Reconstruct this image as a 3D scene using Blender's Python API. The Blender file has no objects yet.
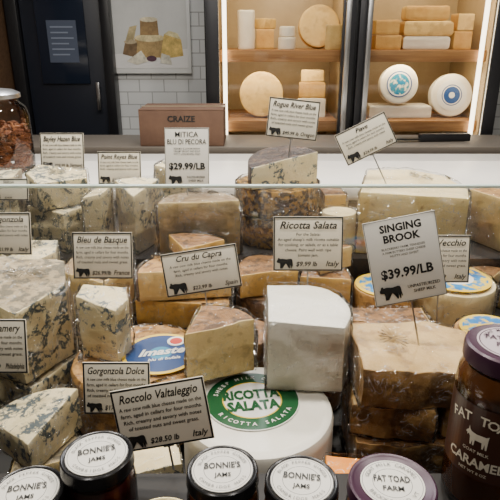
import bpy, bmesh, math, random
from mathutils import Vector, Matrix, noise
random.seed(7)
SC = bpy.context.scene
COL = SC.collection
rad = math.radians

# ------------------------------------------------------------ materials
MC = {}
def pmat(name, color, rough=.5, metal=0., emit=None, estr=0., spec=None, coat=0.):
    if name in MC: return MC[name]
    m = bpy.data.materials.new(name); m.use_nodes = True
    b = m.node_tree.nodes['Principled BSDF']
    b.inputs['Base Color'].default_value = (*color, 1)
    b.inputs['Roughness'].default_value = rough
    b.inputs['Metallic'].default_value = metal
    b.inputs['Coat Weight'].default_value = coat
    if emit:
        b.inputs['Emission Color'].default_value = (*emit, 1)
        b.inputs['Emission Strength'].default_value = estr
    MC[name] = m
    return m
def nd(nt, t, **kw):
    n = nt.nodes.new(t)
    for k, v in kw.items():
        if k in n.inputs: n.inputs[k].default_value = v
        else: setattr(n, k, v)
    return n
def sat(c, k):
    l = .3 * c[0] + .6 * c[1] + .1 * c[2]
    return tuple(min(.97, max(.004, l + (x - l) * k)) for x in c)
def mottled(name, c1, c2, scale=30, rough=.6, bump=.3, c3=None, c3scale=90, c3thr=.62, c3mix=.6, veins=None, vthr=(.47,.53), vscale=28, soft=.03, mask=(.42, .55), k=1.22):
    if name in MC: return MC[name]
    c1 = sat(c1, k); c2 = sat(c2, k)
    m = bpy.data.materials.new(name); m.use_nodes = True
    nt = m.node_tree; L = nt.links
    b = nt.nodes['Principled BSDF']; b.inputs['Roughness'].default_value = rough
    tc = nd(nt, 'ShaderNodeTexCoord')
    n1 = nd(nt, 'ShaderNodeTexNoise'); n1.inputs['Scale'].default_value = scale; n1.inputs['Detail'].default_value = 8; n1.inputs['Roughness'].default_value = .68
    L.new(tc.outputs['Object'], n1.inputs['Vector'])
    r1 = nd(nt, 'ShaderNodeValToRGB')
    r1.color_ramp.elements[0].position = .34; r1.color_ramp.elements[0].color = (*c1, 1)
    r1.color_ramp.elements[1].position = .66; r1.color_ramp.elements[1].color = (*c2, 1)
    L.new(n1.outputs['Fac'], r1.inputs['Fac'])
    out = r1.outputs['Color']
    if c3:
        n2 = nd(nt, 'ShaderNodeTexNoise'); n2.inputs['Scale'].default_value = c3scale; n2.inputs['Detail'].default_value = 5
        L.new(tc.outputs['Object'], n2.inputs['Vector'])
        r2 = nd(nt, 'ShaderNodeValToRGB')
        r2.color_ramp.elements[0].position = c3thr - .05; r2.color_ramp.elements[0].color = (0, 0, 0, 1)
        r2.color_ramp.elements[1].position = c3thr + .05; r2.color_ramp.elements[1].color = (c3mix, c3mix, c3mix, 1)
        L.new(n2.outputs['Fac'], r2.inputs['Fac'])
        mx = nd(nt, 'ShaderNodeMix', data_type='RGBA'); L.new(r2.outputs['Color'], mx.inputs[0])
        L.new(out, mx.inputs[6]); mx.inputs[7].default_value = (*c3, 1); out = mx.outputs[2]
    if veins:
        n3 = nd(nt, 'ShaderNodeTexNoise'); n3.inputs['Scale'].default_value = vscale; n3.inputs['Detail'].default_value = 6; n3.inputs['Roughness'].default_value = .66
        n3.inputs['Distortion'].default_value = .5
        L.new(tc.outputs['Object'], n3.inputs['Vector'])
        r3 = nd(nt, 'ShaderNodeValToRGB')
        e = r3.color_ramp.elements
        e[0].position = vthr[0] - soft; e[0].color = (0, 0, 0, 1)
        e[1].position = vthr[0]; e[1].color = (.95, .95, .95, 1)
        x = e.new(vthr[1]); x.color = (.95, .95, .95, 1)
        x = e.new(vthr[1] + soft); x.color = (0, 0, 0, 1)
        n4 = nd(nt, 'ShaderNodeTexNoise'); n4.inputs['Scale'].default_value = vscale * 1.2; n4.inputs['Detail'].default_value = 6; n4.inputs['Roughness'].default_value = .62
        mp4 = nd(nt, 'ShaderNodeMapping'); mp4.inputs['Location'].default_value = (3.1, 1.7, 5.3)
        L.new(tc.outputs['Object'], mp4.inputs[0]); L.new(mp4.outputs[0], n4.inputs['Vector'])
        r4 = nd(nt, 'ShaderNodeValToRGB'); r4.color_ramp.elements[0].position = mask[0]; r4.color_ramp.elements[1].position = mask[1]
        L.new(n4.outputs['Fac'], r4.inputs['Fac'])
        mu = nd(nt, 'ShaderNodeMath', operation='MULTIPLY')
        L.new(n3.outputs['Fac'], r3.inputs['Fac']); L.new(r3.outputs['Color'], mu.inputs[0]); L.new(r4.outputs['Color'], mu.inputs[1])
        mx = nd(nt, 'ShaderNodeMix', data_type='RGBA'); L.new(mu.outputs[0], mx.inputs[0])
        L.new(out, mx.inputs[6]); mx.inputs[7].default_value = (*veins, 1); out = mx.outputs[2]
    L.new(out, b.inputs['Base Color'])
    if bump:
        bp = nd(nt, 'ShaderNodeBump'); bp.inputs['Strength'].default_value = bump; bp.inputs['Distance'].default_value = .008
        L.new(n1.outputs['Fac'], bp.inputs['Height']); L.new(bp.outputs['Normal'], b.inputs['Normal'])
    MC[name] = m
    return m
def film(name, rough=.08, base=.05, bump=1.0, scale=45, tint=(1, 1, 1), dist=.01, crease_glint=0., haze=0., ior=1.3):
    if name in MC: return MC[name]
    m = bpy.data.materials.new(name); m.use_nodes = True
    nt = m.node_tree; L = nt.links; nt.nodes.remove(nt.nodes['Principled BSDF'])
    o = nt.nodes['Material Output']
    tr = nd(nt, 'ShaderNodeBsdfTransparent'); tr.inputs['Color'].default_value = (*tint, 1)
    gl = nd(nt, 'ShaderNodeBsdfGlossy'); gl.inputs['Roughness'].default_value = rough
    fr = nd(nt, 'ShaderNodeFresnel'); fr.inputs['IOR'].default_value = ior
    ad = nd(nt, 'ShaderNodeMath', operation='ADD'); ad.inputs[1].default_value = base; ad.use_clamp = True
    mx = nd(nt, 'ShaderNodeMixShader')
    L.new(fr.outputs[0], ad.inputs[0]); L.new(ad.outputs[0], mx.inputs[0]); L.new(tr.outputs[0], mx.inputs[1]); L.new(gl.outputs[0], mx.inputs[2])
    res = mx.outputs[0]
    if haze:
        df = nd(nt, 'ShaderNodeBsdfDiffuse'); df.inputs['Color'].default_value = (.9, .9, .9, 1)
        m2 = nd(nt, 'ShaderNodeMixShader'); m2.inputs[0].default_value = haze
        L.new(res, m2.inputs[1]); L.new(df.outputs[0], m2.inputs[2]); res = m2.outputs[0]
    if bump:
        tc = nd(nt, 'ShaderNodeTexCoord')
        n = nd(nt, 'ShaderNodeTexNoise'); n.inputs['Scale'].default_value = scale; n.inputs['Detail'].default_value = 2; n.inputs['Distortion'].default_value = 2.4
        L.new(tc.outputs['Object'], n.inputs['Vector'])
        s = nd(nt, 'ShaderNodeMath', operation='SUBTRACT'); s.inputs[1].default_value = .5
        ab = nd(nt, 'ShaderNodeMath', operation='ABSOLUTE')
        L.new(n.outputs['Fac'], s.inputs[0]); L.new(s.outputs[0], ab.inputs[0])
        bp = nd(nt, 'ShaderNodeBump'); bp.inputs['Strength'].default_value = bump; bp.inputs['Distance'].default_value = dist
        L.new(ab.outputs[0], bp.inputs['Height'])
        L.new(bp.outputs['Normal'], gl.inputs['Normal'])
        if crease_glint:
            mr = nd(nt, 'ShaderNodeMapRange'); mr.inputs['From Min'].default_value = .0; mr.inputs['From Max'].default_value = .011
            mr.inputs['To Min'].default_value = crease_glint; mr.inputs['To Max'].default_value = 0
            L.new(ab.outputs[0], mr.inputs['Value'])
            n5 = nd(nt, 'ShaderNodeTexNoise'); n5.inputs['Scale'].default_value = scale * .9; n5.inputs['Detail'].default_value = 3
            L.new(tc.outputs['Object'], n5.inputs['Vector'])
            m5 = nd(nt, 'ShaderNodeMapRange'); m5.inputs['From Min'].default_value = .48; m5.inputs['From Max'].default_value = .56
            L.new(n5.outputs['Fac'], m5.inputs['Value'])
            mm = nd(nt, 'ShaderNodeMath', operation='MULTIPLY'); L.new(mr.outputs[0], mm.inputs[0]); L.new(m5.outputs[0], mm.inputs[1])
            d2 = nd(nt, 'ShaderNodeBsdfDiffuse'); d2.inputs['Color'].default_value = (.97, .97, .97, 1)  # white streaks along the creases, painted in as film highlights
            m3 = nd(nt, 'ShaderNodeMixShader'); L.new(mm.outputs[0], m3.inputs[0]); L.new(res, m3.inputs[1]); L.new(d2.outputs[0], m3.inputs[2]); res = m3.outputs[0]
    L.new(res, o.inputs['Surface'])
    MC[name] = m
    return m
def tilemat():
    m = bpy.data.materials.new('white_subway_tile'); m.use_nodes = True
    nt = m.node_tree; L = nt.links; b = nt.nodes['Principled BSDF']; b.inputs['Roughness'].default_value = .2
    tc = nd(nt, 'ShaderNodeTexCoord'); mp = nd(nt, 'ShaderNodeMapping'); mp.inputs['Rotation'].default_value = (rad(90), 0, 0)
    br = nd(nt, 'ShaderNodeTexBrick')
    br.inputs['Color1'].default_value = (.78, .79, .78, 1); br.inputs['Color2'].default_value = (.70, .71, .71, 1); br.inputs['Mortar'].default_value = (.42, .42, .42, 1)
    br.inputs['Scale'].default_value = 1; br.inputs['Mortar Size'].default_value = .003; br.inputs['Brick Width'].default_value = .15; br.inputs['Row Height'].default_value = .075
    L.new(tc.outputs['Object'], mp.inputs['Vector']); L.new(mp.outputs[0], br.inputs['Vector']); L.new(br.outputs['Color'], b.inputs['Base Color'])
    return m
def woodmat(name, c1, c2, scale=6):
    if name in MC: return MC[name]
    m = bpy.data.materials.new(name); m.use_nodes = True
    nt = m.node_tree; L = nt.links; b = nt.nodes['Principled BSDF']; b.inputs['Roughness'].default_value = .55
    tc = nd(nt, 'ShaderNodeTexCoord'); mp = nd(nt, 'ShaderNodeMapping'); mp.inputs['Scale'].default_value = (1, 12, 12)
    n = nd(nt, 'ShaderNodeTexNoise'); n.inputs['Scale'].default_value = scale; n.inputs['Detail'].default_value = 6
    r = nd(nt, 'ShaderNodeValToRGB'); r.color_ramp.elements[0].position = .3; r.color_ramp.elements[1].position = .7
    r.color_ramp.elements[0].color = (*c1, 1); r.color_ramp.elements[1].color = (*c2, 1)
    L.new(tc.outputs['Object'], mp.inputs[0]); L.new(mp.outputs[0], n.inputs['Vector']); L.new(n.outputs['Fac'], r.inputs[0]); L.new(r.outputs[0], b.inputs['Base Color'])
    MC[name] = m
    return m

WRAP = film('plastic_wrap_film', .11, .05, 1.0, 26, dist=.16, crease_glint=.7, ior=1.15)
GLASS = film('clear_glass', .02, .04, 0)
CASEGLASS = film('case_glass', .02, .06, 0, haze=.015)
FRIDGEGLASS = film('fridge_door_glass', .03, .01, 0)
INK = pmat('black_ink', (.008, .008, .008), .6)
PAPER = pmat('cream_card', (.82, .76, .62), .5)
WHITEPAPER = pmat('white_card', (.86, .83, .75), .5)
STEEL = pmat('brushed_steel', (.6, .6, .6), .3, 1)
BLACK = pmat('black_metal', (.010, .010, .012), .35)
DARK = pmat('dark_laminate', (.010, .008, .007), .6)
MARBLE = mottled('white_marble', (.90, .86, .80), (.80, .76, .70), 3, .3, 0, k=1)
BLUEP = mottled('blue_cheese_paste', (.84, .71, .42), (.93, .84, .59), 25, .45, .45, veins=(.07, .12, .17), vthr=(.44, .485), vscale=30, soft=.02, mask=(.47, .53), k=1.1)
BLUEP2 = mottled('blue_cheese_paste_dense', (.74, .63, .38), (.90, .80, .54), 30, .45, .6, veins=(.05, .085, .11), vthr=(.43, .51), vscale=36, soft=.02, mask=(.45, .52), k=1.1)
BLUER = mottled('blue_cheese_rind', (.34, .27, .17), (.58, .48, .32), 35, .6, .8, c3=(.13, .12, .09), c3scale=90, c3thr=.52, c3mix=.8, k=1.1)
TANP = mottled('tan_paste', (.66, .42, .15), (.80, .57, .25), 18, .45, .3, c3=(.44, .26, .10), c3scale=90, c3thr=.58, c3mix=.5, k=1.2)
TANR = mottled('tan_rind', (.40, .23, .10), (.62, .39, .18), 22, .55, .8, c3=(.18, .09, .04), c3scale=70, c3thr=.54, c3mix=.7, k=1.2)
BROWNR = mottled('brown_rind', (.19, .10, .045), (.37, .21, .10), 28, .55, .9, c3=(.06, .035, .02), c3scale=70, c3thr=.55, c3mix=.75, k=1.2)
GREYR = mottled('grey_brown_rind', (.26, .18, .11), (.48, .36, .22), 45, .65, .9, c3=(.64, .55, .40), c3scale=80, c3thr=.57, c3mix=.6, k=1.15)
BEIGEP = mottled('beige_paste', (.74, .56, .28), (.86, .71, .41), 12, .45, .3, c3=(.48, .32, .13), c3scale=80, c3thr=.59, c3mix=.5, k=1.22)
SPECKP = mottled('holey_yellow_paste', (.82, .66, .34), (.88, .76, .44), 6, .45, .12, c3=(.42, .26, .10), c3scale=60, c3thr=.65, c3mix=.8, k=1.25)
CREAMR = mottled('cream_rind', (.84, .70, .42), (.90, .79, .54), 14, .5, .2, k=1.2)
WHITEP = mottled('white_ricotta_paste', (.85, .81, .70), (.89, .86, .76), 30, .35, .06, k=1)
DARKR = mottled('dark_leaf_rind', (.015, .010, .009), (.08, .045, .03), 40, .35, .9, c3=(.22, .14, .07), c3scale=80, c3thr=.6)
ORANGEP = mottled('orange_paste', (.80, .28, .04), (.88, .40, .08), 20, .5, .2)
FOIL = mottled('gold_brown_foil', (.42, .24, .08), (.60, .38, .14), 60, .3, .6, c3=(.05, .025, .015), c3scale=110, c3thr=.50, c3mix=.95)
GOLDF = mottled('rough_brown_face', (.34, .20, .085), (.56, .37, .17), 16, .5, .9, c3=(.14, .075, .035), c3scale=40, c3thr=.54, c3mix=.65, k=1.18)
GTOP = mottled('tan_top', (.52, .36, .17), (.68, .50, .27), 18, .5, .5, c3=(.32, .19, .09), c3scale=50, c3thr=.56, c3mix=.5, k=1.18)
MAPW = mottled('printed_blue_cheese_paper', (.01, .12, .46), (.05, .34, .62), 16, .35, .1, c3=(.90, .62, .04), c3scale=60, c3thr=.53, c3mix=1, k=1)

# ------------------------------------------------------------ object helpers
def addobj(name, me, parent=None, loc=(0, 0, 0), rot=(0, 0, 0)):
    o = bpy.data.objects.new(name, me); COL.objects.link(o)
    o.location = loc; o.rotation_euler = rot
    if parent: o.parent = parent
    return o
def info(o, label=None, cat=None, group=None, kind=None):
    if label: o['label'] = label
    if cat: o['category'] = cat
    if group: o['group'] = group
    if kind: o['kind'] = kind
    return o
def fin(me, mats, ang=35, smooth=True):
    for m in mats: me.materials.append(m)
    if smooth:
        me.polygons.foreach_set('use_smooth', [True] * len(me.polygons))
        try: me.set_sharp_from_angle(angle=rad(ang))
        except Exception: pass
    me.update()
    return me
def box_into(bm, x0, x1, y0, y1, z0, z1, mi=0, bev=0):
    r = bmesh.ops.create_cube(bm, size=1)
    vs = r['verts']
    bmesh.ops.scale(bm, vec=(x1 - x0, y1 - y0, z1 - z0), verts=vs)
    bmesh.ops.translate(bm, vec=((x0 + x1) / 2, (y0 + y1) / 2, (z0 + z1) / 2), verts=vs)
    fs = set(f for v in vs for f in v.link_faces)
    for f in fs: f.material_index = mi
    if bev:
        es = list(set(e for v in vs for e in v.link_edges))
        g = bmesh.ops.bevel(bm, geom=es, offset=bev, segments=2, affect='EDGES', profile=.5)
        for f in g['faces']: f.material_index = mi
def boxes(name, lst, mats, parent=None, loc=(0, 0, 0), rot=(0, 0, 0), bev=.002):
    bm = bmesh.new()
    for b in lst:
        box_into(bm, *b[:6], mi=(b[6] if len(b) > 6 else 0), bev=bev)
    me = bpy.data.meshes.new(name); bm.to_mesh(me); bm.free()
    fin(me, mats)
    return addobj(name, me, parent, loc, rot)
def lathe_mesh(name, prof, mats, seg=48, mis=None):
    vs = []; fs = []; mi = []
    for (r, z) in prof:
        for k in range(seg):
            a = 2 * math.pi * k / seg; vs.append((r * math.cos(a), r * math.sin(a), z))
    for i in range(len(prof) - 1):
        for k in range(seg):
            fs.append((i * seg + k, i * seg + (k + 1) % seg, (i + 1) * seg + (k + 1) % seg, (i + 1) * seg + k)); mi.append(mis[i] if mis else 0)
    me = bpy.data.meshes.new(name); me.from_pydata(vs, [], fs)
    bm = bmesh.new(); bm.from_mesh(me)
    for i, f in enumerate(bm.faces): f.material_index = mi[i]
    bmesh.ops.remove_doubles(bm, verts=bm.verts, dist=1e-5); bm.to_mesh(me); bm.free()
    return fin(me, mats, 40)
def empty(name, loc=(0, 0, 0), rot=(0, 0, 0)):
    o = bpy.data.objects.new(name, None); COL.objects.link(o); o.location = loc; o.rotation_euler = rot; o.empty_display_size = .02
    return o

# ------------------------------------------------------------ lettering
TG = {}
def textgeo(s, shear=0., bold=0.):
    key = (s, shear, bold)
    if key in TG: return TG[key]
    cu = bpy.data.curves.new('t', 'FONT'); cu.body = s; cu.size = 1; cu.shear = shear; cu.offset = bold
    cu.resolution_u = 2
    o = bpy.data.objects.new('t', cu); COL.objects.link(o)
    dg = bpy.context.evaluated_depsgraph_get(); dg.update()
    me = bpy.data.meshes.new_from_object(o.evaluated_get(dg))
    vs = [(v.co.x, v.co.y) for v in me.vertices]; fs = [tuple(p.vertices) for p in me.polygons]
    bpy.data.objects.remove(o); bpy.data.curves.remove(cu); bpy.data.meshes.remove(me)
    if vs:
        w0 = min(v[0] for v in vs); w1 = max(v[0] for v in vs)
    else: w0 = w1 = 0
    TG[key] = (vs, fs, w0, w1)
    return TG[key]
def lettering(name, items, mapf, mat, parent):
    V = []; F = []
    for it in items:
        s, x, y, size = it[:4]
        al = it[4] if len(it) > 4 else 'C'; sh = it[5] if len(it) > 5 else 0; bo = it[6] if len(it) > 6 else 0
        ro = it[7] if len(it) > 7 else 0; maxw = it[8] if len(it) > 8 else None
        vs, fs, w0, w1 = textgeo(s, sh, bo)
        sx = size
        if maxw and (w1 - w0) * size > maxw: sx = maxw / (w1 - w0)
        ox = {'C': -(w0 + w1) / 2, 'L': -w0, 'R': -w1}[al]
        n = len(V); c, q = math.cos(ro), math.sin(ro)
        for (a, b) in vs:
            a2 = (a + ox) * sx; b2 = b * size
            V.append(mapf(x + a2 * c - b2 * q, y + a2 * q + b2 * c))
        F += [tuple(n + i for i in f) for f in fs]
    me = bpy.data.meshes.new(name); me.from_pydata(V, [], F); me.materials.append(mat)
    return addobj(name, me, parent)
def arc_items(s, R, size, a_mid=90, step=12, bold=.02, inward=False):
    out = []; n = len(s)
    for i, ch in enumerate(s):
        if ch == ' ': continue
        if not inward:
            a = rad(a_mid + (n - 1) / 2 * step - i * step); ro = a - math.pi / 2
        else:
            a = rad(a_mid - (n - 1) / 2 * step + i * step); ro = a + math.pi / 2
        out.append((ch, R * math.cos(a), R * math.sin(a), size, 'C', 0, bold, ro))
    return out
COWP = [(0, .40), (0, .47), (.06, .55), (.08, .64), (.12, .60), (.17, .65), (.20, .58), (.35, .60), (.60, .56), (.85, .60), (.94, .58), (.985, .50), (1.0, .30), (1.03, .12), (.985, .10), (.965, .28), (.95, .42),
        (.935, .28), (.95, .14), (.94, 0), (.88, 0), (.87, .13), (.84, .24), (.82, .12), (.83, 0), (.77, 0), (.76, .22), (.70, .30), (.62, .25), (.56, .30), (.40, .29), (.37, .18), (.365, 0), (.31, 0), (.30, .15), (.275, .15), (.27, 0), (.21, 0),
        (.22, .2), (.2, .32), (.15, .40), (.08, .36), (.03, .36)]
def cow(x, z, w, parent, y=-.0022, mat=None):
    bm = bmesh.new()
    vs = [bm.verts.new((x + p[0] * w, y, z + p[1] * w)) for p in COWP]
    f = bm.faces.new(vs); bmesh.ops.triangulate(bm, faces=[f], ngon_method='EAR_CLIP')
    me = bpy.data.meshes.new('cow_emblem'); bm.to_mesh(me); bm.free(); me.materials.append(mat or INK)
    return addobj('cow_emblem', me, parent)

# ------------------------------------------------------------ price signs
def sign(c, w, h, title, body, price, origin, roll=0, yaw=0, tilt=-14, style='L', stake=.07, label='', tb=.012):
    R = (Matrix.Rotation(rad(yaw), 4, 'Z') @ Matrix.Rotation(rad(tilt), 4, 'X') @ Matrix.Rotation(rad(-roll), 4, 'Y'))
    off = R @ Vector((0, 0, stake + h / 2))
    e = empty('price_sign', Vector(c) - off, R.to_euler())
    info(e, label, 'price sign', 'price signs in the cheese display')
    z0 = stake; z1 = stake + h
    boxes('card', [(-w / 2, w / 2, -.0008, .0008, z0, z1)], [PAPER if style == 'L' else WHITEPAPER], e, bev=.0003)
    t2 = .0019 if style == 'L' else .0006; g = .0005
    X0, X1, Z0, Z1 = -w / 2 + g, w / 2 - g, z0 + g, z1 - g
    boxes('printed_border', [(X0, X1, -.0014, -.0009, Z0, Z0 + t2), (X0, X1, -.0014, -.0009, Z1 - t2, Z1),
                             (X0, X0 + t2, -.0014, -.0009, Z0, Z1), (X1 - t2, X1, -.0014, -.0009, Z0, Z1)], [INK], e, bev=0)
    boxes('stake', [(-.0012, .0012, .0009, .0024, 0, z0 + h * .4), (-.006, .006, .0009, .0028, z0 - .002, z0 + .01)], [STEEL], e, bev=.0003)
    mp = lambda x, y: (x, -.0016, y)
    it = []
    if style == 'L':
        it.append((title, 0, z1 - h * .22, h * .19, 'C', .3, .015, 0, w * .84))
        n = len(body); lh = min(.105, .48 / max(n, 1)) * h
        for i, b in enumerate(body):
            it.append((b, 0, z1 - h * .35 - i * lh, lh * .8, 'C', .1, .008, 0, w * .88))
        it.append((price, -w * .02, z0 + h * .09, h * .12, 'C', .2, .015, 0, w * .32))
        if origin: it.append((origin, w * .45, z0 + h * .09, h * .14, 'R', .3, .012, 0, w * .27))
        cow(-w * .45, z0 + h * .05, w * .23, e)
    else:
        n = len(title); lh = h * .122
        for i, b in enumerate(title): it.append((b, 0, z1 - h * .15 - i * lh, lh * 1.0, 'C', 0, tb, 0, w * (.66 if tb > .02 else .88)))
        zz = z1 - h * .15 - n * lh + lh * .3
        for i, b in enumerate(body): it.append((b, 0, zz - i * h * .045, h * .037, 'C', 0, .004, 0, w * .6))
        it.append((price, 0, z0 + h * .31, h * .15, 'C', 0, .03, 0, w * .84))
        if origin:
            for i, b in enumerate(origin): it.append((b, w * .2, z0 + h * .16 - i * h * .06, h * .05, 'C', 0, .012, 0, w * .46))
        cow(-w * .42, z0 + h * .06, w * .30, e)
    lettering('lettering', it, mp, INK, e)
    return e

# ------------------------------------------------------------ cheese
def dens(pts, tags, step=.007):
    out = []
    n = len(pts)
    for i in range(n):
        a = Vector(pts[i]); b = Vector(pts[(i + 1) % n]); k = max(1, int((b - a).length / step))
        for j in range(k):
            p = a.lerp(b, j / k); out.append((p.x, p.y, tags[i]))
    return out
def circ(r, n=56): return [(r * math.cos(2 * math.pi * i / n), r * math.sin(2 * math.pi * i / n), 0) for i in range(n)]
def sector(r, deg, sy=1.):
    a0 = 90 - deg / 2; n = max(6, int(deg / 6)); pts = [(0, 0)]; tags = [1]
    if abs(deg - 180) < 1: pts = []; tags = []
    for i in range(n + 1):
        a = rad(a0 + deg * i / n); pts.append((r * math.cos(a), r * math.sin(a) * sy)); tags.append(0)
    tags[-1] = 1
    return dens(pts, tags)
def rect(w, d, tags=(1, 1, 1, 0)):
    return dens([(-w / 2, -d / 2), (w / 2, -d / 2), (w / 2, d / 2), (-w / 2, d / 2)], list(tags))
def solid(name, outline, h, rr, amp, seed, mats, inf=0., top=0, freq=18, bulge=0., slope=(0, 0), taper=0.):
    xs = [p[0] for p in outline]; ys = [p[1] for p in outline]
    cx, cy = (min(xs) + max(xs)) / 2, (min(ys) + max(ys)) / 2
    P = [(p[0] - cx, p[1] - cy, p[2]) for p in outline]
    n = len(P); mx = sum(p[0] for p in P) / n; my = sum(p[1] for p in P) / n
    R = sum(math.hypot(p[0] - mx, p[1] - my) for p in P) / n; e = rr / R
    prof = [(.3, 0), (.7, 0), (1 - e, 0), (1 - .3 * e, .3 * rr), (1, rr)]
    k = max(3, int(h / .008))
    for i in range(1, k): prof.append((1, rr + (h - 2 * rr) * i / k))
    prof += [(1, h - rr), (1 - .3 * e, h - .3 * rr), (1 - e, h), (.86, h), (.7, h), (.55, h), (.4, h), (.2, h)]
    V = []; F = []; MI = []; sc = 1 + inf / R
    for (s, z) in prof:
        bl = 1 + bulge * math.sin(math.pi * z / h) if s > .9 else 1
        bl *= 1 - taper * z / h
        for p in P:
            X = mx + (p[0] - mx) * s * sc * bl; Y = my + (p[1] - my) * s * sc * bl
            V.append(Vector((X, Y, z * (1 + inf / h) + (z / h) * (slope[0] * X + slope[1] * Y))))
    nb = len(prof)
    for i in range(nb - 1):
        side = prof[i][0] >= 1 - e - 1e-6 and prof[i + 1][0] >= 1 - e - 1e-6
        for k2 in range(n):
            F.append((i * n + k2, i * n + (k2 + 1) % n, (i + 1) * n + (k2 + 1) % n, (i + 1) * n + k2)); MI.append(P[k2][2] if side else top)
    V.append(Vector((mx, my, 0))); V.append(Vector((mx, my, h + inf + slope[0] * mx + slope[1] * my)))
    for k2 in range(n):
        F.append((k2, len(V) - 2, (k2 + 1) % n)); MI.append(top)
        b = (nb - 1) * n; F.append((b + k2, b + (k2 + 1) % n, len(V) - 1)); MI.append(top)
    sv = Vector((seed * 3.7, seed * 1.3, seed * 2.1))
    if amp:
        for v in V:
            d = noise.noise_vector(v * freq + sv) * amp * .8 + noise.noise_vector(v * freq * 4 + sv) * amp * .5
            if v.z < .0015: d.z = 0
            v += d
    me = bpy.data.meshes.new(name); me.from_pydata(V, [], F)
    me.polygons.foreach_set('material_index', MI)
    return fin(me, mats, 30)
def pleats(r, seed):
    """gathered, pleated end of the cling film"""
    rs = random.Random(seed); n = 44; V = [(0, 0, .004)]; F = []
    rings = (.3, .6, .85, 1.0)
    ph = [rs.uniform(.65, 1.15) for _ in range(n)]
    for j, t in enumerate(rings):
        for i in range(n):
            a = 2 * math.pi * i / n; q = r * t * (ph[i] * .5 + .5)
            V.append((q * math.cos(a) * 1.3, q * math.sin(a) * .7, .004 + (.0035 if i % 2 else -.0015) * t + rs.uniform(-.001, .001)))
    for i in range(n): F.append((0, 1 + i, 1 + (i + 1) % n))
    for j in range(len(rings) - 1):
        for i in range(n):
            a = 1 + j * n; b = a + n; F.append((a + i, b + i, b + (i + 1) % n, a + (i + 1) % n))
    me = bpy.data.meshes.new('gathered_film'); me.from_pydata(V, [], F); me.materials.append(WRAP)
    return me
SEED = [1]
def cheese(label, outline, h, loc, rot=0, rind=TANR, paste=TANP, rr=.0018, amp=.0012, wrap=True, top=0, tilt=(0, 0), name='cheese', cat='cheese', group=None, bulge=0., slope=(0, 0), tuft=False, taper=0.):
    SEED[0] += 1
    me = solid(name, outline, h, rr, amp, SEED[0], [rind, paste], top=top, bulge=bulge, slope=slope, taper=taper)
    o = addobj(name, me, None, loc, (rad(tilt[0]), rad(tilt[1]), rad(rot)))
    info(o, label, cat, group)
    if wrap:
        mw = solid('plastic_wrap', outline, h, rr * 2.2, .0036, SEED[0] + 50, [WRAP], inf=.0040, freq=38, bulge=bulge, slope=slope, taper=taper)
        w_ = addobj('plastic_wrap', mw, o)
        if tuft: addobj('gathered_film', pleats(.028, SEED[0]), w_, (tuft[0], tuft[1], h + .003 + slope[0] * tuft[0] + slope[1] * tuft[1]), (0, 0, SEED[0]))
    return o
def disc_label(parent, r, rings, z, x=0, y=0, rot=0, name='label'):
    prof = []; mis = []; mats = []
    prof = [(0.0001, 0)]
    for i, (fr, m) in enumerate(rings):
        mats.append(m); prof.append((fr * r, 0.0)); mis.append(i)
    prof.append((r, -.0012)); mis.append(len(rings) - 1)
    me = lathe_mesh(name, prof, mats, 48, mis)
    return addobj(name, me, parent, (x, y, z), (0, 0, rad(rot)))

# ------------------------------------------------------------ ROOM
def quadbox(name, b, mat, kind='structure'):
    o = boxes(name, [b], [mat], bev=0); o['kind'] = kind; return o
TILE = tilemat()
quadbox('floor', (-2.6, 2.8, -2, 3.6, -.1, 0), mottled('grey_concrete', (.22, .21, .2), (.3, .29, .28), 5, .5, .1))
quadbox('ceiling', (-2.6, 2.8, -2, 3.6, 2.9, 3.0), pmat('ceiling_paint', (.05, .05, .05), .8))
quadbox('wall_back', (-2.6, 2.8, 3.55, 3.65, 0, 2.9), TILE)
quadbox('wall_left', (-2.7, -2.6, -2, 3.65, 0, 2.9), pmat('brown_wall', (.12, .085, .06), .7))
quadbox('wall_right', (2.8, 2.9, -2, 3.65, 0, 2.9), pmat('grey_wall', (.2, .19, .18), .7))
quadbox('wall_front', (-2.6, 2.8, -2.1, -2, 0, 2.9), pmat('warm_wall', (.10, .08, .06), .7))
NAVY = pmat('navy_paint', (.012, .015, .025), .4)
NAVY2 = pmat('navy_glass', (.014, .020, .036), .12)
d = boxes('door_1', [(-1.32, -.86, 3.48, 3.549, 0, 2.2)], [NAVY], bev=.004); d['kind'] = 'structure'
boxes('door_frame', [(-1.39, -1.325, 3.44, 3.549, 0, 2.3), (-.855, -.80, 3.44, 3.549, 0, 2.3), (-1.325, -.855, 3.44, 3.549, 2.21, 2.3)], [BLACK], d)
boxes('door_window', [(-1.23, -.95, 3.465, 3.479, 1.33, 2.05)], [NAVY2], d)
boxes('notice_paper', [(-1.17, -1.0, 3.461, 3.4645, 1.45, 1.68)], [pmat('dim_blue_paper', (.08, .10, .15), .5)], d, bev=0)
boxes('notice_print', [(-1.15, -1.02 - .03 * (i % 2), 3.459, 3.4608, 1.64 - i * .03, 1.648 - i * .03) for i in range(6)], [pmat('pale_print', (.24, .28, .37), .5)], d, bev=0)
boxes('door_handle', [(-.91, -.89, 3.43, 3.45, 1.18, 1.34), (-.905, -.895, 3.45, 3.48, 1.2, 1.21), (-.905, -.895, 3.45, 3.48, 1.31, 1.32)], [STEEL], d)
o = boxes('wood_cabinet', [(-1.75, -1.4, 3.2, 3.54, 0, 2.3), (-1.72, -1.43, 3.185, 3.2, .1, 2.2)], [woodmat('dark_brown_wood', (.07, .035, .015), (.13, .07, .035))])
info(o, 'tall dark brown wooden cabinet beside the navy door', 'cabinet')

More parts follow.
